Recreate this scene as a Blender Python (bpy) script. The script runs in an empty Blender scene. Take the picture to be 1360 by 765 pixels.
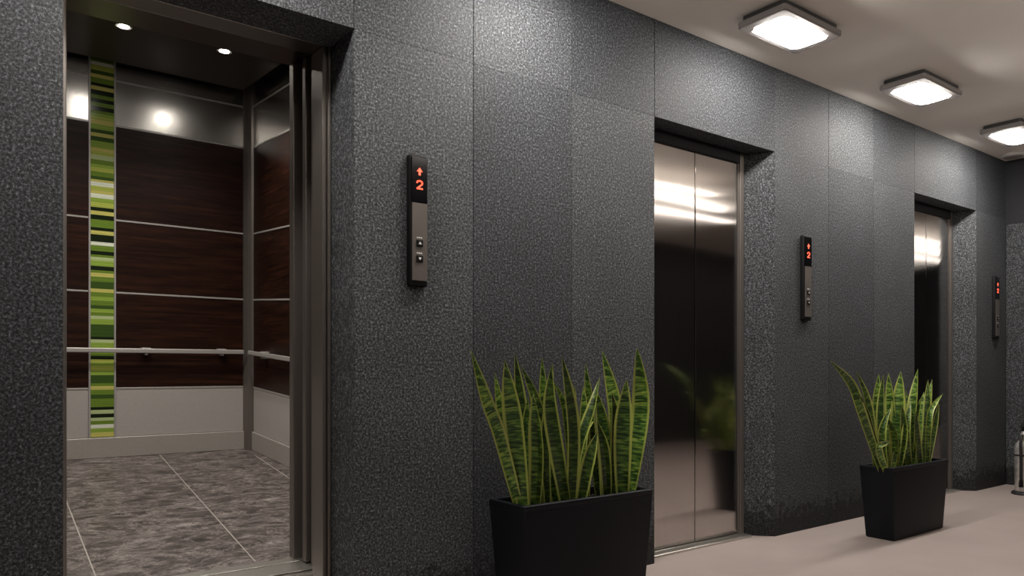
import bpy, bmesh, math, random
from mathutils import Vector, Matrix
random.seed(7)
scn = bpy.context.scene
COL = scn.collection

# ------------------------------------------------------------------ camera
F_PX, HOR, VPX = 1005.0, 490.0, 2015.0          # for a 1360 x 765 picture
CAM_D, CAM_H = 2.476, 0.929                     # metres from the granite wall, metres above the floor
TH = math.atan2(VPX - 680, F_PX)
FW = (math.cos(TH), math.sin(TH)); RT = (math.sin(TH), -math.cos(TH))
def ray(px, py):
    r = (px - 680) / F_PX; u = (HOR - py) / F_PX
    return FW[0] + r * RT[0], FW[1] + r * RT[1], u
def at(px, py, Y):
    """point of the plane y = Y seen at a pixel of the photograph"""
    d = ray(px, py); t = (Y + CAM_D) / d[1]
    return Vector((t * d[0], Y, CAM_H + t * d[2]))
cd = bpy.data.cameras.new('camera'); cam = bpy.data.objects.new('camera', cd); COL.objects.link(cam)
cam.location = (0, -CAM_D, CAM_H)
cam.rotation_euler = (math.pi / 2, 0, TH - math.pi / 2)
cd.sensor_width = 36; cd.lens = 36 * F_PX / 1360
cd.shift_y = (HOR - 382.5) / 1360
cd.clip_start = 0.02
scn.camera = cam

# ------------------------------------------------------------------ materials
def new_mat(name):
    m = bpy.data.materials.new(name); m.use_nodes = True
    nt = m.node_tree; b = nt.nodes['Principled BSDF']
    return m, nt, b
def N(nt, t, **kw):
    n = nt.nodes.new(t)
    for k, v in kw.items():
        if k in n.inputs.keys(): n.inputs[k].default_value = v
        else: setattr(n, k, v)
    return n
def ramp(nt, stops, interp='LINEAR'):
    r = nt.nodes.new('ShaderNodeValToRGB'); r.color_ramp.interpolation = interp
    e = r.color_ramp.elements
    while len(e) < len(stops): e.new(0.5)
    for el, (p, c) in zip(e, stops):
        el.position = p; el.color = (*c, 1) if len(c) == 3 else c
    return r
def plain(name, col, rough=0.5, metal=0.0, spec=0.5, noise=0.0, nscale=60, bump=0.0):
    m, nt, b = new_mat(name)
    b.inputs['Roughness'].default_value = rough; b.inputs['Metallic'].default_value = metal
    b.inputs['Specular IOR Level'].default_value = spec
    b.inputs['Base Color'].default_value = (*col, 1)
    if noise:
        tc = N(nt, 'ShaderNodeTexCoord'); no = N(nt, 'ShaderNodeTexNoise', Scale=nscale, Detail=3.0)
        nt.links.new(tc.outputs['Object'], no.inputs['Vector'])
        r = ramp(nt, [(0.3, tuple(c * (1 - noise) for c in col)), (0.7, tuple(min(1, c * (1 + noise)) for c in col))])
        nt.links.new(no.outputs['Fac'], r.inputs['Fac']); nt.links.new(r.outputs['Color'], b.inputs['Base Color'])
        if bump:
            bp = N(nt, 'ShaderNodeBump', Strength=bump, Distance=0.002)
            nt.links.new(no.outputs['Fac'], bp.inputs['Height']); nt.links.new(bp.outputs['Normal'], b.inputs['Normal'])
    return m
def emit(name, col, strength):
    m, nt, b = new_mat(name)
    b.inputs['Base Color'].default_value = (*col, 1)
    b.inputs['Emission Color'].default_value = (*col, 1); b.inputs['Emission Strength'].default_value = strength
    return m

def granite(name, k=1.0, tint=(0.875, 0.97, 1.085)):
    m, nt, b = new_mat(name)
    tc = N(nt, 'ShaderNodeTexCoord')
    n1 = N(nt, 'ShaderNodeTexNoise', Scale=118.0, Detail=3.0, Roughness=0.85)
    n2 = N(nt, 'ShaderNodeTexNoise', Scale=2.2, Detail=4.0)
    v = N(nt, 'ShaderNodeTexVoronoi', Scale=210.0)
    for t in (n1, n2, v): nt.links.new(tc.outputs['Object'], t.inputs['Vector'])
    def c(x): return tuple(x * k * t for t in tint)
    r1 = ramp(nt, [(0.32, c(0.006)), (0.44, c(0.024)), (0.53, c(0.070)), (0.62, c(0.165)), (0.72, c(0.35))])
    nt.links.new(n1.outputs['Fac'], r1.inputs['Fac'])
    r2 = ramp(nt, [(0.0, (0.55,) * 3), (0.25, (0.9,) * 3), (0.8, (1.1,) * 3), (1.0, (1.9,) * 3)])
    nt.links.new(v.outputs['Color'], r2.inputs['Fac'])
    mx = N(nt, 'ShaderNodeMix', data_type='RGBA', blend_type='MULTIPLY'); mx.inputs[0].default_value = 1
    nt.links.new(r1.outputs['Color'], mx.inputs[6]); nt.links.new(r2.outputs['Color'], mx.inputs[7])
    g = N(nt, 'ShaderNodeNewGeometry')
    r3 = ramp(nt, [(0, (0.74,) * 3), (1, (1.14, 1.11, 1.07))])
    nt.links.new(g.outputs['Random Per Island'], r3.inputs['Fac'])
    r4 = ramp(nt, [(0.3, (0.85,) * 3), (0.7, (1.12,) * 3)])
    nt.links.new(n2.outputs['Fac'], r4.inputs['Fac'])
    m2 = N(nt, 'ShaderNodeMix', data_type='RGBA', blend_type='MULTIPLY'); m2.inputs[0].default_value = 1
    m3 = N(nt, 'ShaderNodeMix', data_type='RGBA', blend_type='MULTIPLY'); m3.inputs[0].default_value = 1
    nt.links.new(mx.outputs[2], m2.inputs[6]); nt.links.new(r3.outputs['Color'], m2.inputs[7])
    nt.links.new(m2.outputs[2], m3.inputs[6]); nt.links.new(r4.outputs['Color'], m3.inputs[7])
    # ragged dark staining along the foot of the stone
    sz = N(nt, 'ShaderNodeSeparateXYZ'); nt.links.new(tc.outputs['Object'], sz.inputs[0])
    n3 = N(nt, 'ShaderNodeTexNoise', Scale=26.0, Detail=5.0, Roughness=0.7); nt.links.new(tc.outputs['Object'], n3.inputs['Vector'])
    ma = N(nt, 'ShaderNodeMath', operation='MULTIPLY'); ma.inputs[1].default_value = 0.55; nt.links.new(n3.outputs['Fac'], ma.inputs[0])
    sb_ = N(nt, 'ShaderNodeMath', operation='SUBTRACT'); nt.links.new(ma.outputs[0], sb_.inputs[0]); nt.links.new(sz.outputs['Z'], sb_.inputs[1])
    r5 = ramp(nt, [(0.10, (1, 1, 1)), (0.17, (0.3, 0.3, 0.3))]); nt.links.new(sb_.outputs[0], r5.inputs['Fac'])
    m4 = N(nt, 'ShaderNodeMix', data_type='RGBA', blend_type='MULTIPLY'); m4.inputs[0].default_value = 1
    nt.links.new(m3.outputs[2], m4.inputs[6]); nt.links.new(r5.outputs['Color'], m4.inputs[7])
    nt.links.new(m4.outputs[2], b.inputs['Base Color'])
    b.inputs['Roughness'].default_value = 0.68; b.inputs['Specular IOR Level'].default_value = 0.3
    return m

def steel(name, col, rough, wave=0.0, brush=0.01, wscale=(1.2, 1.2, 5.0), metal=1.0, aniso=0.0):
    m, nt, b = new_mat(name)
    b.inputs['Metallic'].default_value = metal
    if aniso:
        tg = N(nt, 'ShaderNodeTangent', direction_type='RADIAL', axis='Z'); nt.links.new(tg.outputs[0], b.inputs['Tangent'])
        b.inputs['Anisotropic'].default_value = aniso
    tc = N(nt, 'ShaderNodeTexCoord')
    mp = N(nt, 'ShaderNodeMapping'); mp.inputs['Scale'].default_value = (520, 520, 4)
    no = N(nt, 'ShaderNodeTexNoise', Scale=1.0, Detail=2.0)
    nt.links.new(tc.outputs['Object'], mp.inputs['Vector']); nt.links.new(mp.outputs['Vector'], no.inputs['Vector'])
    r = ramp(nt, [(0.25, tuple(c * 0.93 for c in col)), (0.75, tuple(min(1, c * 1.05) for c in col))])
    nt.links.new(no.outputs['Fac'], r.inputs['Fac']); nt.links.new(r.outputs['Color'], b.inputs['Base Color'])
    mr = N(nt, 'ShaderNodeMapRange'); mr.inputs[3].default_value = max(0.02, rough - brush); mr.inputs[4].default_value = rough + brush
    nt.links.new(no.outputs['Fac'], mr.inputs[0]); nt.links.new(mr.outputs[0], b.inputs['Roughness'])
    if wave:
        m2 = N(nt, 'ShaderNodeMapping'); m2.inputs['Scale'].default_value = wscale
        n2 = N(nt, 'ShaderNodeTexNoise', Scale=1.0, Detail=0.0)
        bp = N(nt, 'ShaderNodeBump', Strength=1.0, Distance=wave)
        nt.links.new(tc.outputs['Object'], m2.inputs['Vector']); nt.links.new(m2.outputs['Vector'], n2.inputs['Vector'])
        nt.links.new(n2.outputs['Fac'], bp.inputs['Height']); nt.links.new(bp.outputs['Normal'], b.inputs['Normal'])
    return m

def wood_mat():
    m, nt, b = new_mat('dark_wood')
    tc = N(nt, 'ShaderNodeTexCoord'); mp = N(nt, 'ShaderNodeMapping'); mp.inputs['Scale'].default_value = (1.3, 1.3, 22)
    no = N(nt, 'ShaderNodeTexNoise', Scale=2.0, Detail=5.0, Roughness=0.65)
    nt.links.new(tc.outputs['Object'], mp.inputs['Vector']); nt.links.new(mp.outputs['Vector'], no.inputs['Vector'])
    r = ramp(nt, [(0.3, (0.006, 0.0023, 0.0015)), (0.55, (0.024, 0.0082, 0.0045)), (0.75, (0.055, 0.018, 0.009))])
    nt.links.new(no.outputs['Fac'], r.inputs['Fac']); nt.links.new(r.outputs['Color'], b.inputs['Base Color'])
    b.inputs['Roughness'].default_value = 0.40; b.inputs['Specular IOR Level'].default_value = 0.22
    return m
def slate_mat():
    m, nt, b = new_mat('slate_tile')
    tc = N(nt, 'ShaderNodeTexCoord')
    mp = N(nt, 'ShaderNodeMapping'); mp.inputs["Scale"].default_value = (4.5, 7.0, 1); mp.inputs['Rotation'].default_value = (0, 0, 0.55)
    n1 = N(nt, 'ShaderNodeTexNoise', Scale=2.2, Detail=12.0, Roughness=0.78, Distortion=0.5)
    n2 = N(nt, 'ShaderNodeTexNoise', Scale=0.9, Detail=10.0, Roughness=0.75, Distortion=0.9)
    for n in (n1, n2): nt.links.new(mp.outputs['Vector'], n.inputs['Vector'])
    nt.links.new(tc.outputs['Object'], mp.inputs['Vector'])
    r1 = ramp(nt, [(0.34, (0.010, 0.008, 0.0075)), (0.46, (0.055, 0.045, 0.041)), (0.57, (0.125, 0.106, 0.098)), (0.67, (0.36, 0.33, 0.31))])
    nt.links.new(n1.outputs['Fac'], r1.inputs['Fac'])
    r2 = ramp(nt, [(0.47, (0, 0, 0)), (0.5, (0.22, 0.20, 0.19)), (0.53, (0, 0, 0))])
    nt.links.new(n2.outputs['Fac'], r2.inputs['Fac'])
    ad = N(nt, 'ShaderNodeMix', data_type='RGBA', blend_type='ADD'); ad.inputs[0].default_value = 0.8
    nt.links.new(r1.outputs['Color'], ad.inputs[6]); nt.links.new(r2.outputs['Color'], ad.inputs[7])
    nt.links.new(ad.outputs[2], b.inputs['Base Color'])
    b.inputs['Roughness'].default_value = 0.42
    return m
def stripe_mat():
    m, nt, b = new_mat('striped_glass')
    tc = N(nt, 'ShaderNodeTexCoord'); sx = N(nt, 'ShaderNodeSeparateXYZ'); nt.links.new(tc.outputs['Object'], sx.inputs[0])
    mu = N(nt, 'ShaderNodeMath', operation='MULTIPLY'); mu.inputs[1].default_value = 38.0
    nt.links.new(sx.outputs['Z'], mu.inputs[0])
    vo = N(nt, 'ShaderNodeTexVoronoi', voronoi_dimensions='1D'); vo.inputs['Scale'].default_value = 1.0
    nt.links.new(mu.outputs[0], vo.inputs['W'])
    sc = N(nt, 'ShaderNodeSeparateColor'); nt.links.new(vo.outputs['Color'], sc.inputs[0])
    r = ramp(nt, [(0.0, (0.012, 0.02, 0.008)), (0.13, (0.05, 0.10, 0.02)), (0.26, (0.16, 0.26, 0.035)), (0.44, (0.30, 0.44, 0.07)),
                  (0.60, (0.46, 0.52, 0.10)), (0.72, (0.62, 0.58, 0.16)), (0.82, (0.50, 0.60, 0.30)), (0.91, (0.80, 0.85, 0.70))], 'CONSTANT')
    nt.links.new(sc.outputs[0], r.inputs['Fac'])
    no = N(nt, 'ShaderNodeTexNoise', noise_dimensions='1D', Scale=6.0, Detail=3.0)
    nt.links.new(mu.outputs[0], no.inputs['W'])
    r2 = ramp(nt, [(0.3, (0.55,) * 3), (0.7, (1.3,) * 3)]); nt.links.new(no.outputs['Fac'], r2.inputs['Fac'])
    mx = N(nt, 'ShaderNodeMix', data_type='RGBA', blend_type='MULTIPLY'); mx.inputs[0].default_value = 0.7
    nt.links.new(r.outputs['Color'], mx.inputs[6]); nt.links.new(r2.outputs['Color'], mx.inputs[7])
    nt.links.new(mx.outputs[2], b.inputs['Base Color']); b.inputs['Roughness'].default_value = 0.15
    return m
def leaf_mat():
    m, nt, b = new_mat('snake_leaf')
    uv = N(nt, 'ShaderNodeUVMap'); sx = N(nt, 'ShaderNodeSeparateXYZ'); nt.links.new(uv.outputs[0], sx.inputs[0])
    mp = N(nt, 'ShaderNodeMapping'); mp.inputs['Scale'].default_value = (0.9, 95, 1)
    nt.links.new(uv.outputs[0], mp.inputs['Vector'])
    no = N(nt, 'ShaderNodeTexNoise', Scale=1.0, Detail=3.0, Distortion=0.5); nt.links.new(mp.outputs['Vector'], no.inputs['Vector'])
    inf = N(nt, 'ShaderNodeObjectInfo')
    r = ramp(nt, [(0.38, (0.012, 0.035, 0.010)), (0.5, (0.05, 0.12, 0.022)), (0.6, (0.17, 0.28, 0.05)), (0.72, (0.36, 0.43, 0.10))])
    nt.links.new(no.outputs['Fac'], r.inputs['Fac'])
    rr = ramp(nt, [(0, (0.25, 0.30, 0.25)), (1, (1.2, 1.2, 1.05))]); nt.links.new(inf.outputs['Random'], rr.inputs['Fac'])
    mx = N(nt, 'ShaderNodeMix', data_type='RGBA', blend_type='MULTIPLY'); mx.inputs[0].default_value = 1
    nt.links.new(r.outputs['Color'], mx.inputs[6]); nt.links.new(rr.outputs['Color'], mx.inputs[7])
    s = N(nt, 'ShaderNodeMath', operation='SUBTRACT'); s.inputs[1].default_value = 0.5; nt.links.new(sx.outputs['X'], s.inputs[0])
    a = N(nt, 'ShaderNodeMath', operation='ABSOLUTE'); nt.links.new(s.outputs[0], a.inputs[0])
    re = ramp(nt, [(0.33, (0, 0, 0)), (0.40, (1, 1, 1))]); nt.links.new(a.outputs[0], re.inputs['Fac'])
    m2 = N(nt, 'ShaderNodeMix', data_type='RGBA')
    nt.links.new(re.outputs['Color'], m2.inputs[0]); nt.links.new(mx.outputs[2], m2.inputs[6]); m2.inputs[7].default_value = (0.36, 0.40, 0.09, 1)
    nt.links.new(m2.outputs[2], b.inputs['Base Color'])
    b.inputs['Roughness'].default_value = 0.4
    return m

M = dict(
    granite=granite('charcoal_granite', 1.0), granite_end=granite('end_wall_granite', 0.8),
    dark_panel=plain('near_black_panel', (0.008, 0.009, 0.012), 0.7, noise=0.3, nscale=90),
    ceiling=plain('ceiling_paint', (0.83, 0.79, 0.735), 0.9, noise=0.02, nscale=3),
    floor=plain('pale_stone_floor', (0.345, 0.292, 0.272), 0.42, spec=0.3, noise=0.06, nscale=2.5),
    opposite=plain('opposite_wall', (0.03, 0.03, 0.032), 0.6, noise=0.2, nscale=80),
    steel_door=steel('brushed_door_steel', (0.52, 0.49, 0.47), 0.085, aniso=0.92, wave=0.003, wscale=(0.9, 0.9, 4.5)),
    steel=steel('brushed_steel', (0.23, 0.205, 0.188), 0.34, metal=0.7),
    steel_dark=steel('dark_bronze_steel', (0.22, 0.20, 0.19), 0.28),
    steel_panel=steel('car_panel_steel', (0.66, 0.64, 0.61), 0.25, wave=0.006),
    alu=plain('sill_aluminium', (0.62, 0.60, 0.56), 0.32, 0.9, noise=0.08, nscale=120),
    chrome=plain('satin_chrome', (0.50, 0.48, 0.46), 0.34, 0.35, noise=0.03, nscale=120),
    lamp_frame=plain('lamp_frame_grey', (0.27, 0.25, 0.245), 0.6, 0.0, noise=0.05),
    lamp_dark=plain('lamp_base_dark', (0.05, 0.05, 0.05), 0.5, noise=0.1),
    wood=wood_mat(), slate=slate_mat(), stripe=stripe_mat(), leaf=leaf_mat(),
    grout=plain('pale_grout', (0.42, 0.38, 0.35), 0.6, noise=0.1),
    laminate=plain('pale_grey_laminate', (0.43, 0.405, 0.385), 0.45, noise=0.03),
    skirting=plain('car_skirting_metal', (0.42, 0.395, 0.365), 0.4, 0.2, noise=0.04),
    car_ceiling=plain('bronze_ceiling_panel', (0.055, 0.044, 0.036), 0.42, 0.3, noise=0.08, nscale=30),
    black=plain('black_planter_resin', (0.0038, 0.0054, 0.0085), 0.55, noise=0.1, nscale=80, spec=0.22),
    soil=plain('dark_soil', (0.012, 0.009, 0.007), 0.9, noise=0.6, nscale=90, bump=1.0),
    plastic=plain('black_plastic', (0.0035, 0.0035, 0.004), 0.5, noise=0.1, spec=0.2),
    gloss=plain('black_display_glass', (0.003, 0.003, 0.004), 0.12, noise=0.05),
    rubber=plain('black_rubber', (0.012, 0.012, 0.013), 0.6, noise=0.15),
    red=emit('red_led', (1.0, 0.12, 0.06), 1.3),
    white_mark=plain('white_print', (0.75, 0.75, 0.75), 0.5, noise=0.02),
    speaker=plain('speaker_white', (0.50, 0.48, 0.46), 0.6, noise=0.05),
    diffuser=emit('lit_opal_diffuser', (1.0, 0.94, 0.87), 95.0),
    tube=emit('lit_linear_diffuser', (1.0, 0.92, 0.84), 6.5),
    spot=emit('lit_downlight_lens', (1.0, 0.93, 0.84), 130.0),
    extin=plain('polished_extinguisher_steel', (0.60, 0.59, 0.57), 0.28, 0.6, noise=0.25, nscale=40),
)

# ------------------------------------------------------------------ mesh helpers
def box(bm, x0, x1, y0, y1, z0, z1, bev=0.0, seg=1):
    vs = [bm.verts.new((x, y, z)) for x in (x0, x1) for y in (y0, y1) for z in (z0, z1)]
    fs = [bm.faces.new([vs[i] for i in q]) for q in
          ((0, 1, 3, 2), (4, 6, 7, 5), (0, 4, 5, 1), (2, 3, 7, 6), (0, 2, 6, 4), (1, 5, 7, 3))]
    if bev:
        es = list({e for f in fs for e in f.edges})
        bmesh.ops.bevel(bm, geom=es, offset=bev, segments=seg, affect='EDGES', profile=0.5)
def loft(bm, rings, cap0=True, cap1=True, closed=True):
    R = [[bm.verts.new(p) for p in r] for r in rings]
    n = len(R[0])
    for a, b in zip(R, R[1:]):
        for i in range(n if closed else n - 1):
            j = (i + 1) % n
            bm.faces.new((a[i], a[j], b[j], b[i]))
    if cap0: bm.faces.new(list(reversed(R[0])))
    if cap1: bm.faces.new(R[-1])
    return R
def circle(cx, cy, z, r, n=28):
    return [(cx + r * math.cos(2 * math.pi * i / n), cy + r * math.sin(2 * math.pi * i / n), z) for i in range(n)]
def lathe(bm, cx, cy, prof, n=28, cap0=True, cap1=True):
    loft(bm, [circle(cx, cy, z, r, n) for r, z in prof], cap0, cap1)
def tube(bm, pts, r, n=10, caps=True):
    pts = [Vector(p) for p in pts]; rings = []
    up = Vector((0, 0, 1))
    for i, p in enumerate(pts):
        t = (pts[min(i + 1, len(pts) - 1)] - pts[max(i - 1, 0)]).normalized()
        if abs(t.dot(up)) > 0.95: up = Vector((0.3, 1, 0)).normalized()
        a = t.cross(up).normalized(); b = t.cross(a).normalized()
        up = -b if (-b).dot(up) > 0 else b
        rr = r[i] if isinstance(r, (list, tuple)) else r
        rings.append([p + a * rr * math.cos(2 * math.pi * k / n) + b * rr * math.sin(2 * math.pi * k / n) for k in range(n)])
    loft(bm, rings, caps, caps)
def smooth_path(pts, n=24):
    pts = [Vector(p) for p in pts]; P = [pts[0]] + pts + [pts[-1]]; out = []
    segs = len(pts) - 1
    for s in range(segs):
        p0, p1, p2, p3 = P[s:s + 4]
        k = max(2, n // segs)
        for i in range(k):
            t = i / k
            out.append(0.5 * ((2 * p1) + (p2 - p0) * t + (2 * p0 - 5 * p1 + 4 * p2 - p3) * t * t + (3 * p1 - p0 - 3 * p2 + p3) * t ** 3))
    out.append(pts[-1]); return out
def poly_prism_xz(bm, pts, y0, y1):
    """outline in x, z extruded from y0 to y1"""
    loft(bm, [[(x, y0, z) for x, z in pts], [(x, y1, z) for x, z in pts]])

def obj(name, bm, mat, parent=None, smooth=False, loc=None, shear=False):
    """link a bmesh built in world coordinates as one object; under a parent its mesh is moved into the parent's space"""
    if shear:
        for v in bm.verts: v.co.z += CAR_RISE * (v.co.y - CAR_Y0)
    off = Vector((0, 0, 0)); p = parent
    while p is not None:
        off += Vector(p.location); p = p.parent
    if loc is not None: off += Vector(loc)
    for v in bm.verts: v.co -= off
    bmesh.ops.recalc_face_normals(bm, faces=bm.faces)
    me = bpy.data.meshes.new(name); bm.to_mesh(me); bm.free()
    me.materials.append(mat)
    if smooth:
        for p_ in me.polygons: p_.use_smooth = True
        try: me.set_sharp_from_angle(angle=math.radians(38))
        except Exception: pass
    o = bpy.data.objects.new(name, me); COL.objects.link(o)
    if parent is not None: o.parent = parent
    if loc is not None: o.location = loc
    return o
def thing(name, label, cat, loc=(0, 0, 0), group=None, kind=None):
    o = bpy.data.objects.new(name, None); COL.objects.link(o); o.location = loc
    o.empty_display_size = 0.1
    tag(o, label, cat, group, kind); return o
def tag(o, label=None, cat=None, group=None, kind=None):
    if label: o['label'] = label
    if cat: o['category'] = cat
    if group: o['group'] = group
    if kind: o['kind'] = kind
    return o
def copy_tree(o, parent=None):
    c = o.copy(); COL.objects.link(c)
    if parent is not None: c.parent = parent
    for ch in list(o.children): copy_tree(ch, c)
    return c
NB = bmesh.new

# ------------------------------------------------------------------ setting
H, HEAD, REC = 2.6, 2.134, 0.20          # ceiling height, lintel height, recess depth
X_L, X_R, Y_OPP = -2.4, 6.842, -4.0
X_FAR, Y_PIER = 12.5, -0.19               # the lobby runs on past the end wall
D1, D2, D3 = (0.275, 1.164), (2.716, 3.688), (5.305, 6.285)

REC2, SPLAY = 0.12, 0.11                 # the two closed doors sit in shallower, splayed recesses
def stone(bm, a, b, z0, z1, splay=False, depth=REC):
    a += 0.0014; b -= 0.0014
    if not splay: box(bm, a, b, 0, depth, z0, z1, 0.0009); return
    pts = [(a, 0), (b, 0), (b, REC), (a - SPLAY, REC), (a - SPLAY, REC2)]
    loft(bm, [[(x, y, z0) for x, y in pts], [(x, y, z1) for x, y in pts]])
bm = NB()
for a, b in ((X_L, -1.45), (-1.45, -0.55), (-0.55, D1[0]), (D1[1], 1.674), (1.674, 2.190), (2.190, D2[0]), (D2[1], 4.233),
             (4.233, 4.762), (4.762, D3[0]), (D3[1], X_R)):
    stone(bm, a, b, 0, HEAD, a in (D2[1], D3[1])); stone(bm, a, b, HEAD, H)
stone(bm, *D1, HEAD, H)
for d in (D2, D3): stone(bm, *d, HEAD, H)
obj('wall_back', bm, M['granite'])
bm = NB(); box(bm, X_L - 0.1, X_FAR + 0.1, Y_OPP - 0.1, 0.28, -0.1, 0)
obj('floor', bm, M['floor'])
bm = NB(); box(bm, X_L - 0.1, X_FAR + 0.1, Y_OPP - 0.1, REC, H, H + 0.1)
obj('ceiling', bm, M['ceiling'])
bm = NB()
box(bm, X_R, X_FAR, Y_PIER, 0.0, 0, 2.09, 0.0026); box(bm, X_R + 0.004, X_FAR, Y_PIER + 0.002, 0.0, 2.09, H)
box(bm, X_FAR, X_FAR + 0.1, Y_OPP, 0.0, 0, H)
er = obj('wall_right', bm, M['granite_end'])
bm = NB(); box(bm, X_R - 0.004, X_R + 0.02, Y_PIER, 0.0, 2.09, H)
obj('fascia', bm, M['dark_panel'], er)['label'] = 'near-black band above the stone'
bm = NB(); box(bm, X_L - 0.1, X_L, Y_OPP, REC, 0, H); obj('wall_left', bm, M['opposite'])
bm = NB(); box(bm, X_L - 0.1, X_FAR + 0.1, Y_OPP - 0.1, Y_OPP, 0, H); obj('wall_front', bm, M['opposite'])
for n, k in (('wall_back', 0), ('floor', 0), ('ceiling', 0), ('wall_right', 0), ('wall_left', 0), ('wall_front', 0)):
    bpy.data.objects[n]['kind'] = 'structure'
SET_LABELS = {'wall_back': 'speckled charcoal granite panel wall with three lift openings', 'floor': 'pale pinkish stone floor of the lift lobby',
              'ceiling': 'plain off-white painted lobby ceiling', 'wall_right': 'dark granite end wall behind the fire extinguisher',
              'wall_left': 'dark end wall of the lobby out of view', 'wall_front': 'dark wall opposite the lifts'}
for k, v in SET_LABELS.items(): bpy.data.objects[k]['label'] = v

# closed lift doors -------------------------------------------------
def lift_door(name, x0, x1, label):
    x1 -= SPLAY; R = REC2
    root = thing(name, label, None, (x0, R, 0), kind='structure')
    mid = (x0 + x1) / 2 + 0.025; yp = R + 0.012
    for a, b in ((x0 + 0.012, mid - 0.0025), (mid + 0.0025, x1 - 0.050)):
        bm = NB(); box(bm, a, b, yp, yp + 0.03, 0.016, HEAD - 0.055, 0.003, 2); obj('door_panel', bm, M['steel_door'], root)
    bm = NB(); box(bm, x1 - 0.036, x1 - 0.001, R, yp + 0.03, 0.0, HEAD - 0.002, 0.003, 2)
    box(bm, x1 - 0.046, x1 - 0.039, R + 0.006, yp + 0.03, 0.0, HEAD - 0.062, 0.002)
    obj('jamb', bm, M['steel'], root)
    bm = NB(); box(bm, x0 + 0.001, x0 + 0.012, R, yp + 0.03, 0.0, HEAD - 0.002, 0.003, 2); obj('jamb', bm, M['steel'], root)
    bm = NB(); box(bm, x0 + 0.013, x1 - 0.037, R - 0.002, yp + 0.04, HEAD - 0.062, HEAD - 0.001, 0.002); obj('head_trim', bm, M['dark_panel'], root)
    bm = NB()
    box(bm, x0 + 0.002, x1 - 0.002, R - 0.05, yp - 0.004, 0, 0.012, 0.002); box(bm, x0 + 0.013, x1 - 0.037, yp, yp + 0.035, 0, 0.012, 0.002)
    obj('sill', bm, M['alu'], root)
    bm = NB(); box(bm, x0 + 0.002, x1 + 0.0, yp + 0.05, yp + 0.06, 0, HEAD - 0.002); obj('shaft_lining', bm, M['dark_panel'], root)
    return root
lift_door('door_2', *D2, 'closed two-panel brushed steel lift door, nearer of the closed pair')
lift_door('door_3', *D3, 'closed brushed steel lift door at the far end beside the end wall')

# open lift doorway -------------------------------------------------
CAR_RISE, CAR_Y0 = 0.069, 0.40
FL = 0.128                                   # level of the car floor at its doorway
d1 = thing('door_1', 'open brushed steel lift doorway at the left', None, (D1[1], REC, 0), kind='structure')
def xat(px, Y): return at(px, 382, Y).x
bm = NB()
xa = xat(428.5, REC)
box(bm, xa, xa + 0.014, REC, 0.30, 0, HEAD - 0.002, 0.002); box(bm, xa + 0.014, D1[1] - 0.001, REC + 0.012, 0.30, 0, HEAD - 0.002, 0.002)
box(bm, D1[1] - 0.012, D1[1] - 0.001, REC - 0.006, REC + 0.012, 0, HEAD - 0.002, 0.002)
obj('jamb', bm, M['steel'], d1)
bm = NB(); box(bm, D1[0] + 0.001, D1[0] + 0.03, REC, 0.30, 0, HEAD - 0.002, 0.003); obj('jamb', bm, M['steel'], d1)
bm = NB(); box(bm, D1[0] - 0.1, D1[1] + 0.12, REC, 0.30, HEAD - 0.001, HEAD + 0.25, 0.002); obj('head_trim', bm, M['steel_dark'], d1)
# two sliding leaves pushed back into the pocket on the right: stepped steel edges
x1 = xat(422, 0.34)
for k in range(2):
    bm = NB()
    xs = x1 + k * 0.018
    box(bm, xs, D1[1] + 0.5, 0.315 + k * 0.0, 0.345, FL + 0.006, HEAD + 0.02, 0.003, 2) if k == 0 else box(bm, xat(419.5, 0.37), D1[1] + 0.5, 0.355, 0.385, FL + 0.006, HEAD + 0.04, 0.003, 2)
    obj('door_panel', bm, M['steel'], d1)
bm = NB()
for a, b in ((REC, 0.245), (0.255, 0.305), (0.318, 0.36), (0.372, 0.405)): box(bm, D1[0], D1[1] + 0.02, a, b, FL - 0.02, FL, 0.002)
box(bm, D1[0], D1[1] + 0.02, REC + 0.004, 0.405, 0, FL - 0.012)
obj('sill', bm, M['alu'], d1)

# ------------------------------------------------------------------ lift car
CX0, CX1, CY1 = -0.42, 1.875, 3.30
car = thing('elevator_car', 'open lift car with dark wood panels, a green striped band and lit ceiling', 'elevator', (0.72, 0.41, FL))
def cobj(name, bm, mat, parent=None, **kw): return obj(name, bm, mat, parent or car, shear=True, **kw)
CY0 = 0.62                                   # inner face of the car front
# floor with tile joints
bm = NB(); box(bm, CX0, CX1, 0.60, CY1, FL - 0.06, FL); cf = cobj('floor_tiles', bm, M['slate'])
bm = NB()
def joint(xa, ya, xb, yb, w=0.005):
    d = Vector((xb - xa, yb - ya)).normalized(); n = Vector((-d.y, d.x)) * w / 2
    q = [(xa + n.x, ya + n.y), (xb + n.x, yb + n.y), (xb - n.x, yb - n.y), (xa - n.x, ya - n.y)]
    loft(bm, [[(x, y, FL - 0.002) for x, y in q], [(x, y, FL + 0.0008) for x, y in q]])
joint(1.02, 0.62, 1.222, CY1 - 0.015); joint(0.455, 0.62, 0.565, CY1 - 0.015); joint(-0.13, 0.62, -0.05, CY1 - 0.015); joint(1.60, 0.62, 1.80, 3.0)
joint(CX0 + 0.03, 1.75, CX1 - 0.03, 1.62, 0.003); joint(CX0 + 0.03, 2.98, CX1 - 0.03, 2.85, 0.003)
cobj('tile_joints', bm, M['grout'])
bm = NB()
box(bm, D1[0] - 0.05, D1[1] + 0.05, 0.425, 0.535, FL - 0.03, FL, 0.002); box(bm, D1[0] - 0.05, D1[1] + 0.05, 0.545, 0.60, FL - 0.03, FL + 0.001, 0.002)
box(bm, D1[0] - 0.05, D1[1] + 0.05, 0.43, 0.60, FL - 0.05, FL - 0.012)
cobj('sill', bm, M['alu'])
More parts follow.
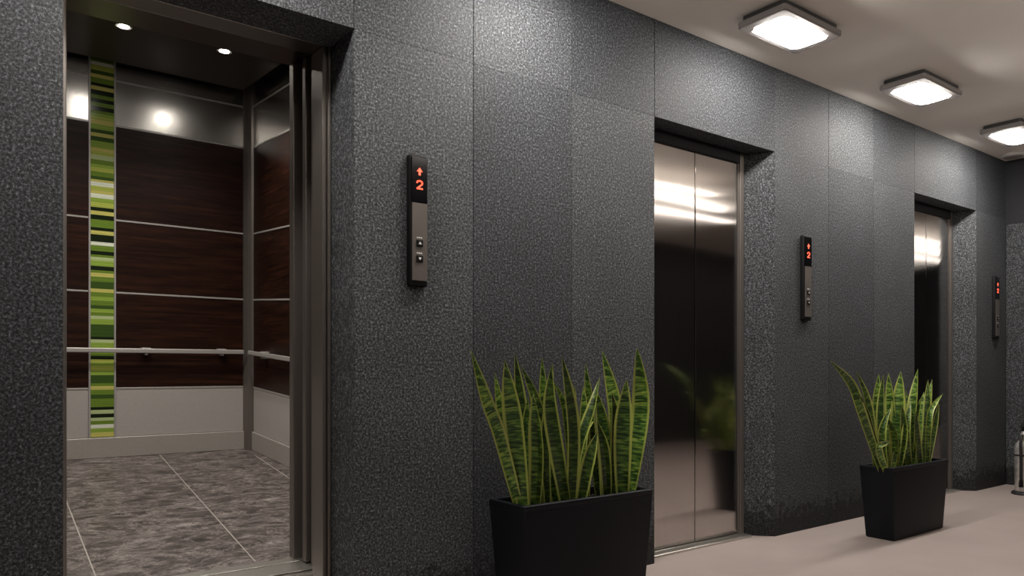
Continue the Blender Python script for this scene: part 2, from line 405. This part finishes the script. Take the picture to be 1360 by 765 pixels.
# levels measured on the rear wall
Z = dict(sk=FL + 0.137, kick=0.597, s2=1.252, s1=1.747, wood=2.392, trim=2.700, top=2.93)
SX0, SX1 = at(118, 300, CY1).x, at(152.5, 300, CY1).x
PX1 = at(322, 300, CY1).x
g = 0.006
def rear(name, z0, z1, mat, x0, x1, y=CY1 - 0.012):
    bm = NB(); box(bm, x0, x1, y, CY1, z0, z1, 0.0015); return cobj(name, bm, mat)
def side(name, z0, z1, mat, y0=CY0, y1=CY1 - 0.07, inner=CX1 - 0.012):
    bm = NB(); box(bm, inner, CX1, y0, y1, z0, z1, 0.0015); return cobj(name, bm, mat)
def left(name, z0, z1, mat, y0=CY0, y1=CY1 - 0.012, inner=CX0 + 0.012):
    bm = NB(); box(bm, CX0, inner, y0, y1, z0, z1, 0.0015); return cobj(name, bm, mat)
for fn in ('rear_l', 'rear_r', 'side', 'left'):
    def put(name, z0, z1, mat):
        if fn == 'rear_l': return rear(name, z0, z1, mat, CX0 + 0.012, SX0 - 0.004)
        if fn == 'rear_r': return rear(name, z0, z1, mat, SX1 + 0.004, PX1 + 0.01)
        if fn == 'side': return side(name, z0, z1, mat)
        return left(name, z0, z1, mat)
    put('kick_panel', Z['sk'] + 0.002, Z['kick'] - g, M['laminate'])
    put('wood_panel', Z['kick'] + g, Z['s2'] - g, M['wood'])
    put('wood_panel', Z['s2'] + g, Z['s1'] - g, M['wood'])
    put('wood_panel', Z['s1'] + g, Z['wood'] - g, M['wood'])
    put('steel_panel', Z['wood'] + g, Z['trim'] - g, M['steel_panel'])
    put('steel_panel', Z['trim'] + g, Z['top'], M['steel_panel'])
# trims in the joints: one run per wall and level
for k in ('kick', 's2', 's1', 'wood', 'trim'):
    z = Z[k]
    bm = NB(); box(bm, CX0 + 0.012, SX0 - 0.004, CY1 - 0.015, CY1, z - g, z + g, 0.001); box(bm, SX1 + 0.004, PX1 + 0.01, CY1 - 0.015, CY1, z - g, z + g, 0.001)
    cobj('joint_trim', bm, M['chrome'])
    bm = NB(); box(bm, CX1 - 0.015, CX1, CY0, CY1 - 0.07, z - g, z + g, 0.001); cobj('joint_trim', bm, M['chrome'])
    bm = NB(); box(bm, CX0, CX0 + 0.015, CY0, CY1 - 0.012, z - g, z + g, 0.001); cobj('joint_trim', bm, M['chrome'])
# skirting
bm = NB(); box(bm, CX0 + 0.02, PX1 + 0.01, CY1 - 0.024, CY1, FL, Z['sk'], 0.003); cobj('skirting', bm, M['skirting'])
bm = NB(); box(bm, CX1 - 0.024, CX1, CY0, CY1 - 0.07, FL, Z['sk'], 0.003); cobj('skirting', bm, M['skirting'])
bm = NB(); box(bm, CX0, CX0 + 0.024, CY0, CY1 - 0.024, FL, Z['sk'], 0.003); cobj('skirting', bm, M['skirting'])
# striped glass band with a steel edge on each side
bm = NB(); box(bm, SX0 + 0.008, SX1 - 0.008, CY1 - 0.018, CY1, Z['sk'] + 0.002, Z['top'], 0.002); st = cobj('striped_band', bm, M['stripe'])
st['label'] = 'green, yellow and white striped glass band'
bm = NB()
for a in (SX0 - 0.004, SX1 - 0.008): box(bm, a, a + 0.012, CY1 - 0.022, CY1, Z['sk'], Z['top'], 0.002)
cobj('band_frame', bm, M['chrome'])
# rounded corner post
bm = NB()
pr = [(PX1 - 0.002, CY1 - 0.004), (PX1 + 0.004, CY1 - 0.026), (PX1 + 0.022, CY1 - 0.055), (CX1 - 0.028, CY1 - 0.078), (CX1 - 0.006, CY1 - 0.086), (CX1, CY1 - 0.086), (CX1, CY1), (PX1, CY1)]
loft(bm, [[(x, y, FL) for x, y in pr], [(x, y, Z['top']) for x, y in pr]])
cobj('corner_post', bm, M['steel'])
# outer shell so that no light gets round the panels
bm = NB()
box(bm, CX0 - 0.03, CX1 + 0.03, CY1, CY1 + 0.03, FL - 0.06, 3.02); box(bm, CX1, CX1 + 0.03, CY0 - 0.03, CY1, FL - 0.06, 3.02)
box(bm, CX0 - 0.03, CX0, CY0 - 0.03, CY1, FL - 0.06, 3.02)
cobj('shell', bm, M['dark_panel'])
bm = NB(); box(bm, CX0 - 0.03, CX1 + 0.03, CY0 - 0.03, CY1 + 0.03, 2.96, 3.02); cobj('roof', bm, M['dark_panel'])
# dropped ceiling panel
CZ = 2.80
bm = NB(); box(bm, CX0 + 0.09, CX1 - 0.09, CY0 + 0.02, CY1 - 0.10, CZ, CZ + 0.03, 0.004); cobj('ceiling_panel', bm, M['car_ceiling'])
for a, b in ((CX0 + 0.14, CX0 + 0.16), (CX1 - 0.16, CX1 - 0.14)):
    bm = NB(); box(bm, a, b, CY0 + 0.1, CY1 - 0.2, CZ + 0.03, 2.97); cobj('ceiling_hanger', bm, M['steel_dark'])
# front return, header and the two stepped car door leaves on the right
xr = xat(386.5, 0.60)
bm = NB(); box(bm, xr, CX1 + 0.03, 0.575, CY0, FL, CZ + 0.16, 0.004, 2); cobj('front_return', bm, M['steel'])
bm = NB(); box(bm, CX0 - 0.03, D1[0] - 0.01, 0.575, CY0, FL, CZ + 0.16, 0.004, 2); cobj('front_return', bm, M['steel'])
bm = NB(); box(bm, D1[0] - 0.05, xr + 0.02, 0.42, CY0 - 0.004, 2.185, CZ + 0.16, 0.004); cobj('front_header', bm, M['steel_dark'])
x2 = xat(405, 0.50)
bm = NB(); box(bm, x2, D1[1] + 0.5, 0.495, 0.53, FL + 0.006, 2.20, 0.004, 2); cobj('door_panel', bm, M['steel'])
x3 = xat(416, 0.45)
bm = NB(); box(bm, x3, D1[1] + 0.5, 0.44, 0.475, FL + 0.006, 2.20, 0.004, 2); cobj('door_panel', bm, M['steel'])
# handrails
zr = 0.859
bm = NB(); box(bm, CX0 + 0.05, PX1 - 0.01, CY1 - 0.075, CY1 - 0.060, zr - 0.016, zr + 0.016, 0.005, 2); hr = cobj('handrail', bm, M['chrome'])
for px in (195, 296):
    x = xat(px, CY1 - 0.07); bm = NB()
    box(bm, x - 0.03, x + 0.03, CY1 - 0.062, CY1 - 0.012, zr + 0.012, zr + 0.020, 0.002); box(bm, x - 0.009, x + 0.009, CY1 - 0.066, CY1 - 0.012, zr - 0.03, zr + 0.014, 0.002)
    cobj('bracket', bm, M['chrome'], hr)
bm = NB(); box(bm, CX1 - 0.075, CX1 - 0.060, 1.0, CY1 - 0.14, zr - 0.016, zr + 0.016, 0.005, 2); hr2 = cobj('handrail', bm, M['chrome'])
for y in (1.3, 2.90):
    bm = NB(); box(bm, CX1 - 0.062, CX1 - 0.012, y - 0.03, y + 0.03, zr + 0.012, zr + 0.020, 0.002); box(bm, CX1 - 0.066, CX1 - 0.012, y - 0.009, y + 0.009, zr - 0.03, zr + 0.014, 0.002)
    cobj('bracket', bm, M['chrome'], hr2)
# downlights in the car ceiling, two rows of three
def on_ceiling(px, py):
    d = ray(px, py)   # z = CZ + rise * (y - CAR_Y0)
    t = (CZ - CAM_H - CAR_RISE * (CAM_D + CAR_Y0)) / (d[2] - CAR_RISE * d[1])
    return t * d[0], -CAM_D + t * d[1]
sa, sb = on_ceiling(163, 37), on_ceiling(300, 66)
dx = sb[0] - sa[0]
for yy in ((sa[1] + sb[1]) / 2, (sa[1] + sb[1]) / 2 - 1.05):
    for xx in (sa[0] - dx, sa[0], sb[0]):
        bm = NB(); lathe(bm, xx, yy, [(0.030, CZ - 0.002), (0.044, CZ - 0.004), (0.046, CZ + 0.002), (0.046, CZ + 0.01)], 24)
        r = cobj('downlight', bm, M['chrome'], smooth=True)
        bm = NB(); lathe(bm, xx, yy, [(0.026, CZ - 0.005), (0.029, CZ - 0.001)], 20); cobj('lens', bm, M['spot'], r)
        ld = bpy.data.lights.new('downlight_beam', 'SPOT'); ld.energy = 40; ld.spot_size = math.radians(125); ld.spot_blend = 0.9
        ld.shadow_soft_size = 0.028; ld.color = (1.0, 0.93, 0.84)
        lo = bpy.data.objects.new('downlight_beam', ld); COL.objects.link(lo)
        lo.location = (xx, yy, CZ - 0.035 + CAR_RISE * (yy - CAR_Y0))

# ------------------------------------------------------------------ hall lamps
def octagon(hx, hy, c, z):
    return [(-hx + c, -hy, z), (hx - c, -hy, z), (hx, -hy + c, z), (hx, hy - c, z), (hx - c, hy, z), (-hx + c, hy, z), (-hx, hy - c, z), (-hx, -hy + c, z)]
LAMP_X = [(0.52, None), (1.89, None), (3.255, 'square flush lamp nearest the viewer, above the closed steel lift door'),
          (4.585, 'square flush lamp in the middle of the visible row of three'), (5.95, 'square flush lamp farthest away, cut by the right edge of the photo')]
LY = -0.375
def ceiling_lamp(x, label):
    r = thing('ceiling_light', label, 'ceiling light', (x, LY, H), 'flush lamps along the lobby ceiling')
    def O(hx, hy, c, z): return [(x + a, LY + b, H + zz) for a, b, zz in octagon(hx, hy, c, z)]
    bm = NB(); loft(bm, [O(0.222, 0.114, 0.01, 0.0), O(0.222, 0.114, 0.01, -0.032)]); obj('base', bm, M['lamp_dark'], r)
    bm = NB()
    loft(bm, [O(0.238, 0.128, 0.010, -0.028), O(0.240, 0.130, 0.012, -0.031), O(0.240, 0.130, 0.012, -0.052), O(0.234, 0.124, 0.014, -0.058),
              O(0.192, 0.100, 0.03, -0.060), O(0.192, 0.100, 0.03, -0.054)])
    obj('frame', bm, M['lamp_frame'], r)
    bm = NB()
    def S(k, z):   # rounded pillow outline
        pts = []
        for i in range(40):
            a = 2 * math.pi * i / 40; ca, sa_ = math.cos(a), math.sin(a)
            pts.append((x + 0.186 * k * math.copysign(abs(ca) ** 0.45, ca), LY + 0.095 * k * math.copysign(abs(sa_) ** 0.45, sa_), H + z))
        return pts
    loft(bm, [S(1.03, -0.057), S(0.98, -0.0615), S(0.90, -0.068), S(0.75, -0.078), S(0.5, -0.090), S(0.2, -0.096)])
    obj('diffuser', bm, M['diffuser'], r, smooth=True)
    return r
for x, lab in LAMP_X:
    ceiling_lamp(x, lab or 'square flush lamp outside the picture, above the left part of the lobby')
# linear lamps farther back in the lobby (seen only as streaks in the steel doors)
for bx in (1.9, 5.5, 10.7):
    for y, dx_ in ((-1.58, 0.0), (-1.86, 0.53), (-2.25, 1.13)):
        L = 2.2; x0 = bx + dx_ - L
        t = thing('linear_light', 'slim linear lamp behind the viewer, mirrored in the steel doors', 'ceiling light', (x0 + L / 2, y, H), 'linear lamps behind the viewer')
        zl = H - 0.16
        bm = NB(); tube(bm, [(x0 + 0.03, y, zl), (x0 + L - 0.03, y, zl)], 0.02, 14); obj('tube', bm, M['tube'], t, smooth=True)
        for xa_ in (x0, x0 + L - 0.03):
            bm = NB(); box(bm, xa_, xa_ + 0.03, y - 0.03, y + 0.03, zl - 0.03, zl + 0.03, 0.004); obj('end_cap', bm, M['lamp_frame'], t)
            bm = NB(); tube(bm, [(xa_ + 0.015, y, zl + 0.028), (xa_ + 0.015, y, H)], 0.004, 8); obj('suspension_rod', bm, M['chrome'], t)

# round ceiling speaker at the far end
sx, sy = 6.67, -0.115
sp = thing('ceiling_speaker', 'small round off-white disc on the ceiling next to the end wall', 'speaker', (sx, sy, H))
bm = NB(); lathe(bm, sx, sy, [(0.085, H), (0.088, H - 0.012), (0.078, H - 0.02), (0.07, H - 0.018), (0.02, H - 0.022)], 32); obj('rim', bm, M['speaker'], sp, smooth=True)
bm = NB(); lathe(bm, sx, sy, [(0.066, H - 0.017), (0.064, H - 0.0225), (0.02, H - 0.025)], 32); obj('grille', bm, M['lamp_frame'], sp, smooth=True)

# ------------------------------------------------------------------ call panels
def call_panel(x, zc, label):
    hw, hh, dp = 0.039, 0.246, 0.024
    r = thing('call_panel', label, 'call panel', (x, 0, zc), 'lift call panels')
    def prof(hw_, y):  # outline with softly rounded ends in x, z
        pts = []; n = 6
        for sx_, sz_, a0 in ((1, 1, 0), (-1, 1, 90), (-1, -1, 180), (1, -1, 270)):
            for i in range(n + 1):
                a = math.radians(a0 + 90 * i / n)
                pts.append((x + sx_ * (hw_ - 0.012) + 0.012 * math.cos(a), y, zc + sz_ * (hh - (0.04 - hw_) - 0.010) + 0.010 * math.sin(a)))
        return pts
    bm = NB(); loft(bm, [prof(hw, 0.0), prof(hw, -dp + 0.006), prof(hw - 0.003, -dp + 0.001), prof(hw - 0.006, -dp)]); obj('housing', bm, M['plastic'], r, smooth=True)
    zt, zm, zb = zc + hh - 0.012, zc + 0.066, zc - hh + 0.022
    fx0, fx1 = x - hw + 0.006, x + hw - 0.005
    bm = NB(); box(bm, fx0, fx1, -dp - 0.004, -dp + 0.002, zm, zt, 0.0015); d = obj('display', bm, M['gloss'], r)
    bm = NB()                       # red arrow pointing up
    az = zc + 0.180; s = 0.0155; yq0, yq1 = -dp - 0.0055, -dp - 0.003
    poly_prism_xz(bm, [(x, az + s), (x - s * 0.8, az), (x - s * 0.28, az), (x - s * 0.28, az - s * 0.85), (x + s * 0.28, az - s * 0.85), (x + s * 0.28, az), (x + s * 0.8, az)], yq0, yq1)
    obj('arrow', bm, M['red'], d)
    bm = NB()                       # red figure 2
    nz = zc + 0.131; w = 0.0115; h = 0.0165; th = 0.0056
    ctr = [(x - w, nz + h * 0.45)] + [(x + w * math.cos(math.radians(a)), nz + h * 0.42 + h * 0.5 * math.sin(math.radians(a))) for a in (150, 120, 90, 60, 30, 0, -30)] + [(x - w * 0.95, nz - h + th / 2), (x + w * 1.05, nz - h + th / 2)]
    for p, q in zip(ctr, ctr[1:]):
        a, b = Vector(p), Vector(q); t_ = (b - a).normalized(); n_ = Vector((-t_.y, t_.x)) * th / 2; a -= t_ * 0.0015; b += t_ * 0.0015
        poly_prism_xz(bm, [tuple(a + n_), tuple(b + n_), tuple(b - n_), tuple(a - n_)], yq0, yq1)
    obj('digit', bm, M['red'], d)
    bm = NB(); box(bm, fx0 + 0.003, fx1, -dp - 0.003, -dp + 0.002, zb, zm - 0.001, 0.0015); fp = obj('faceplate', bm, M['steel'], r); fp['label'] = 'brushed steel lower faceplate'
    for k, bz in enumerate((zc - 0.085, zc - 0.142)):
        bm = NB(); box(bm, x - 0.0135, x + 0.0145, -dp - 0.008, -dp - 0.002, bz - 0.013, bz + 0.013, 0.003, 2); b = obj('button', bm, M['plastic'], r)
        bm = NB(); sgn = 1 if k == 0 else -1
        poly_prism_xz(bm, [(x, bz + sgn * 0.006), (x - 0.006 * sgn, bz - sgn * 0.004), (x + 0.007 * sgn, bz - sgn * 0.004)], -dp - 0.0086, -dp - 0.0078)
        obj('symbol', bm, M['white_mark'], b)
        bm = NB()
        for j in (-1, 0, 1): box(bm, x + j * 0.008 - 0.003, x + j * 0.008 + 0.003, -dp - 0.0036, -dp - 0.0028, bz + 0.019, bz + 0.0225)
        obj('marking', bm, M['white_mark'], r)
    return r
call_panel(1.414, 1.480, 'black and steel call panel right of the open lift, largest of the three')
call_panel(3.975, 1.452, 'black call panel right of the nearer closed lift door, middle of the three')
call_panel(6.610, 1.410, 'black call panel beside the end wall, farthest and smallest of the three')

# ------------------------------------------------------------------ planters with snake plants
def leaf_mesh(bm, pts, width, facing, twist=0.0, curl=0.22, tipk=1.0):
    n = len(pts) - 1
    uvl = bm.loops.layers.uv.verify()
    L = 0; ds = [0]
    for a, b in zip(pts, pts[1:]): L += (b - a).length; ds.append(L)
    us = (0.0, 0.14, 0.5, 0.86, 1.0)
    rings = []
    for i, p in enumerate(pts):
        t = (pts[min(i + 1, n)] - pts[max(i - 1, 0)]).normalized(); s = ds[i] / L
        f = Vector(facing); f = (f - t * f.dot(t)).normalized()
        a = twist * (s - 0.3)
        sd = t.cross(f).normalized(); sd, f = sd * math.cos(a) + f * math.sin(a), f * math.cos(a) - sd * math.sin(a)
        w = width * (0.62 + 0.38 * math.sin(min(1, s / 0.55) * math.pi / 2))
        if s > 0.6: w *= max(0.0, 1 - ((s - 0.6) / 0.4) ** 2.0) 
        w = max(w, 0.0016)
        th = 0.0016 + 0.0018 * (1 - s)
        top, bot = [], []
        for u in us:
            k = (u - 0.5) * 2
            q = p + sd * (k * w / 2) + f * (curl * w * (k * k - 0.35))
            e = th * (0.25 if abs(k) == 1 else 1)
            top.append(q + f * e * 0.5); bot.append(q - f * e * 0.5)
        rings.append([bm.verts.new(v) for v in top + bot[::-1]])
    uu = list(us) + list(us)[::-1]; m = len(uu)
    def setuv(face, info):
        for lp in face.loops: lp[uvl].uv = info[lp.vert]
    for i in range(n):
        A, B = rings[i], rings[i + 1]
        for k in range(m):
            j = (k + 1) % m
            fc = bm.faces.new((A[k], A[j], B[j], B[k]))
            setuv(fc, {A[k]: (uu[k], ds[i]), A[j]: (uu[j], ds[i]), B[j]: (uu[j], ds[i + 1]), B[k]: (uu[k], ds[i + 1])})
    for R, d in ((rings[0], 0), (rings[-1], L)):
        fc = bm.faces.new(R); setuv(fc, {v: (0.5, d) for v in R})

def planter(name_label, x0, x1, yf, yb, h, tx, ty, crop, leaves, cat='plant'):
    """tapered trough; the photograph's leaf outlines give base, bend and tip of every leaf"""
    cx, cy = (x0 + x1) / 2, (yf + yb) / 2; hx, hy = (x1 - x0) / 2, (yb - yf) / 2
    r = thing('potted_snake_plant', name_label, cat, (cx, cy, 0), 'snake plants in black troughs')
    def ring(ax, ay, z, c=0.006):
        out = []
        for sx_, sy_, a0 in ((1, 1, 0), (-1, 1, 90), (-1, -1, 180), (1, -1, 270)):
            for i in range(4):
                a = math.radians(a0 + 30 * i); out.append((cx + sx_ * (ax - c) + c * math.cos(a), cy + sy_ * (ay - c) + c * math.sin(a), z))
        return out
    bx, by = hx - tx, hy - ty
    zr_ = h - 0.022
    kx = lambda z: bx + (hx - bx) * z / h
    ky = lambda z: by + (hy - by) * z / h
    bm = NB()
    loft(bm, [ring(bx - 0.006, by - 0.006, 0), ring(bx, by, 0.006), ring(kx(zr_) , ky(zr_), zr_), ring(kx(zr_) - 0.014, ky(zr_) - 0.014, zr_),
              ring(kx(h - 0.06) - 0.014, ky(h - 0.06) - 0.014, h - 0.06)], True, True)
    obj('trough', bm, M['black'], r, smooth=True)
    bm = NB()
    loft(bm, [ring(hx - 0.016, hy - 0.016, zr_ - 0.004), ring(hx - 0.002, hy - 0.002, zr_), ring(hx, hy, zr_ + 0.004), ring(hx, hy, h - 0.003), ring(hx - 0.003, hy - 0.003, h), ring(hx - 0.015, hy - 0.015, h), ring(hx - 0.018, hy - 0.018, h - 0.003), ring(hx - 0.018, hy - 0.018, zr_ - 0.004)], False, False)
    obj('rim', bm, M['black'], r, smooth=True)
    zs = h - 0.035
    bm = NB(); nx, ny = 24, 10; V = [[bm.verts.new((cx + (2 * i / nx - 1) * (hx - 0.022), cy + (2 * j / ny - 1) * (hy - 0.022), zs + random.uniform(-0.006, 0.006))) for j in range(ny + 1)] for i in range(nx + 1)]
    for i in range(nx):
        for j in range(ny): bm.faces.new((V[i][j], V[i + 1][j], V[i + 1][j + 1], V[i][j + 1]))
    ret = bmesh.ops.extrude_face_region(bm, geom=bm.faces[:]); bmesh.ops.translate(bm, verts=[v for v in ret['geom'] if isinstance(v, bmesh.types.BMVert)], vec=(0, 0, -0.02))
    obj('soil', bm, M['soil'], r, smooth=True)
    ox, oy, k = crop
    for (pts, w, dep) in leaves:
        yb_ = yf + 0.045 + dep * (yb - yf - 0.09)
        P = []
        for i, (a, b) in enumerate(pts):
            fr = i / (len(pts) - 1)
            q = at(ox + a * k, oy + b * k, yb_ + (dep - 0.5) * 0.06 * fr + random.uniform(-0.012, 0.012) * (i > 0))
            if i == 0:
                q.z = zs - 0.03; q.x = min(max(q.x, x0 + 0.05), x1 - 0.05)
            P.append(q)
        Zd = P[0].x * FW[0] + (P[0].y + CAM_D) * FW[1]
        wm = 1.15 * w * k * Zd / F_PX
        path = smooth_path(P, 18)
        view = Vector((-P[0].x, -CAM_D - P[0].y, 0.0)).normalized()
        view = Matrix.Rotation(random.uniform(-0.55, 0.55), 3, 'Z') @ view
        bm = NB(); leaf_mesh(bm, path, wm, view, random.uniform(-0.5, 0.5), curl=random.uniform(0.12, 0.3))
        obj('leaf', bm, M['leaf'], r, smooth=True)
    return r
K = 300 / 706
L1 = [
    ([(205, 525), (150, 330), (112, 225), (60, 60)], 36, 0.25), ([(222, 525), (168, 330), (134, 128)], 30, 0.6), ([(205, 525), (196, 300), (166, 90)], 56, 0.1),
    ([(235, 525), (225, 320), (198, 68)], 34, 0.8), ([(258, 525), (268, 380), (255, 195)], 46, 0.05), ([(240, 525), (232, 400), (238, 205)], 34, 0.4),
    ([(362, 520), (315, 390), (262, 210), (215, 105)], 32, 0.9), ([(362, 520), (330, 380), (308, 230), (312, 108)], 44, 0.15), ([(372, 515), (378, 300), (344, 76)], 42, 0.1),
    ([(330, 520), (298, 320), (282, 80)], 32, 0.8), ([(300, 522), (292, 330), (316, 100)], 30, 0.65), ([(385, 515), (358, 260), (312, 150)], 24, 0.5),
    ([(390, 515), (392, 390), (440, 230), (462, 145)], 32, 0.4), ([(400, 512), (410, 330), (432, 260), (418, 100)], 32, 0.9), ([(400, 512), (425, 420), (455, 315)], 36, 0.05),
    ([(480, 500), (478, 330), (450, 180)], 40, 0.6), ([(490, 500), (512, 270), (470, 60)], 40, 0.75), ([(488, 500), (478, 380), (455, 280)], 32, 0.1),
    ([(505, 500), (512, 300), (500, 190)], 38, 0.3), ([(535, 498), (535, 320), (546, 150)], 50, 0.1), ([(560, 495), (592, 250), (579, 50)], 50, 0.35),
    ([(552, 496), (560, 300), (573, 195)], 30, 0.8), ([(420, 512), (415, 350), (412, 170)], 32, 0.95), ([(275, 524), (262, 300), (245, 200)], 34, 0.95),
    ([(390, 512), (375, 330), (385, 170)], 30, 0.95), ([(462, 505), (440, 330), (432, 190)], 28, 0.9),
]
L2 = [
    ([(222, 402), (200, 260), (165, 165), (100, 92)], 26, 0.3), ([(240, 402), (222, 240), (181, 122)], 22, 0.7), ([(235, 405), (215, 260), (193, 195)], 20, 0.15),
    ([(258, 408), (245, 260), (252, 133)], 28, 0.6), ([(268, 408), (258, 280), (266, 135)], 24, 0.3), ([(285, 410), (290, 270), (282, 130)], 30, 0.7), ([(298, 410), (312, 260), (321, 125)], 36, 0.4),
    ([(310, 410), (330, 330), (325, 230)], 20, 0.1), ([(322, 405), (345, 280), (337, 185)], 20, 0.8), ([(345, 405), (355, 260), (374, 118)], 30, 0.5), ([(355, 405), (365, 290), (386, 205)], 22, 0.2),
    ([(372, 405), (378, 300), (393, 190)], 22, 0.9), ([(388, 404), (402, 290), (406, 152)], 22, 0.5), ([(398, 402), (404, 250), (419, 150)], 20, 0.8),
    ([(402, 402), (410, 270), (428, 225), (453, 195)], 16, 0.2), ([(405, 402), (428, 290), (440, 222)], 16, 0.6), ([(238, 406), (252, 368), (272, 350), (292, 345)], 18, 0.0),
    ([(292, 408), (308, 372), (323, 352)], 14, 0.05), ([(240, 405), (262, 320), (290, 240)], 20, 0.1), ([(298, 408), (302, 330), (270, 255)], 22, 0.1), ([(330, 406), (318, 300), (285, 240)], 20, 0.6),
    ([(250, 406), (235, 300), (215, 215)], 20, 0.9), ([(350, 405), (338, 320), (352, 220)], 20, 0.1), ([(385, 404), (372, 330), (368, 250)], 20, 0.05),
]
planter('snake plant in the larger black trough, between the open lift and the nearer closed door', 1.615, 2.272, -0.400, -0.185, 0.45, 0.035, 0.018, (600, 440, K), L1)
planter('snake plant in the smaller black trough farther off, in front of the last lift door', 4.045, 4.712, -0.473, -0.290, 0.40, 0.045, 0.012, (1060, 440, K), L2)

# ------------------------------------------------------------------ fire extinguisher
ex, ey = 6.405, -0.28
e = thing('fire_extinguisher', 'polished silver fire extinguisher with black handle standing on the floor by the end wall', 'fire extinguisher', (ex, ey, 0))
bm = NB(); lathe(bm, ex, ey, [(0.082, 0), (0.084, 0.008), (0.078, 0.02), (0.066, 0.026)], 32); obj('foot_ring', bm, M['rubber'], e, smooth=True)
bm = NB(); lathe(bm, ex, ey, [(0.058, 0.02), (0.062, 0.03), (0.063, 0.34), (0.060, 0.362), (0.050, 0.382), (0.034, 0.397), (0.020, 0.404), (0.017, 0.42)], 36); obj('cylinder', bm, M['extin'], e, smooth=True)
bm = NB(); lathe(bm, ex, ey, [(0.022, 0.41), (0.024, 0.416), (0.024, 0.45), (0.018, 0.458), (0.018, 0.475)], 24); box(bm, ex - 0.045, ex + 0.02, ey - 0.012, ey + 0.012, 0.428, 0.448, 0.004)
obj('valve', bm, M['chrome'], e, smooth=True)
bm = NB()
loft(bm, [[(ex - 0.02, ey + s * 0.014, 0.47 + d) for s, d in ((-1, 0), (1, 0), (1, 0.012), (-1, 0.012))], [(ex + 0.05, ey + s * 0.014, 0.485 + d) for s, d in ((-1, 0), (1, 0), (1, 0.012), (-1, 0.012))], [(ex + 0.12, ey + s * 0.012, 0.47 + d) for s, d in ((-1, 0), (1, 0), (1, 0.012), (-1, 0.012))]])
loft(bm, [[(ex - 0.035, ey + s * 0.014, 0.49 + d) for s, d in ((-1, 0), (1, 0), (1, 0.012), (-1, 0.012))], [(ex + 0.03, ey + s * 0.015, 0.535 + d) for s, d in ((-1, 0), (1, 0), (1, 0.014), (-1, 0.014))], [(ex + 0.13, ey + s * 0.012, 0.56 + d) for s, d in ((-1, 0), (1, 0), (1, 0.012), (-1, 0.012))]])
obj('handle', bm, M['plastic'], e)
bm = NB(); tube(bm, smooth_path([(ex - 0.04, ey, 0.438), (ex - 0.085, ey - 0.01, 0.43), (ex - 0.105, ey - 0.012, 0.38), (ex - 0.098, ey - 0.012, 0.28), (ex - 0.088, ey - 0.008, 0.16), (ex - 0.078, ey - 0.005, 0.11)], 30), 0.010, 12)
obj('hose', bm, M['rubber'], e, smooth=True)
bm = NB(); lathe(bm, ex - 0.078, ey - 0.005, [(0.014, 0.06), (0.013, 0.1), (0.010, 0.115)], 16); obj('nozzle', bm, M['plastic'], e, smooth=True)
bm = NB()
loft(bm, [circle(ex, ey, z, 0.0645, 36) for z in (0.285, 0.297)], False, False); obj('strap', bm, M['rubber'], e, smooth=True)

# ------------------------------------------------------------------ world and colour
w = bpy.data.worlds.new('World'); scn.world = w; w.use_nodes = True
bg = w.node_tree.nodes['Background']; bg.inputs[0].default_value = (0.6, 0.65, 0.75, 1); bg.inputs[1].default_value = 0.0
vs = scn.view_settings
vs.view_transform = 'Standard'; vs.look = 'None'; vs.gamma = 1; vs.use_curve_mapping = False; vs.exposure = 0.0
scn.cycles.use_denoising = True
scn.cycles.max_bounces = 10
scn.cycles.sample_clamp_indirect = 8
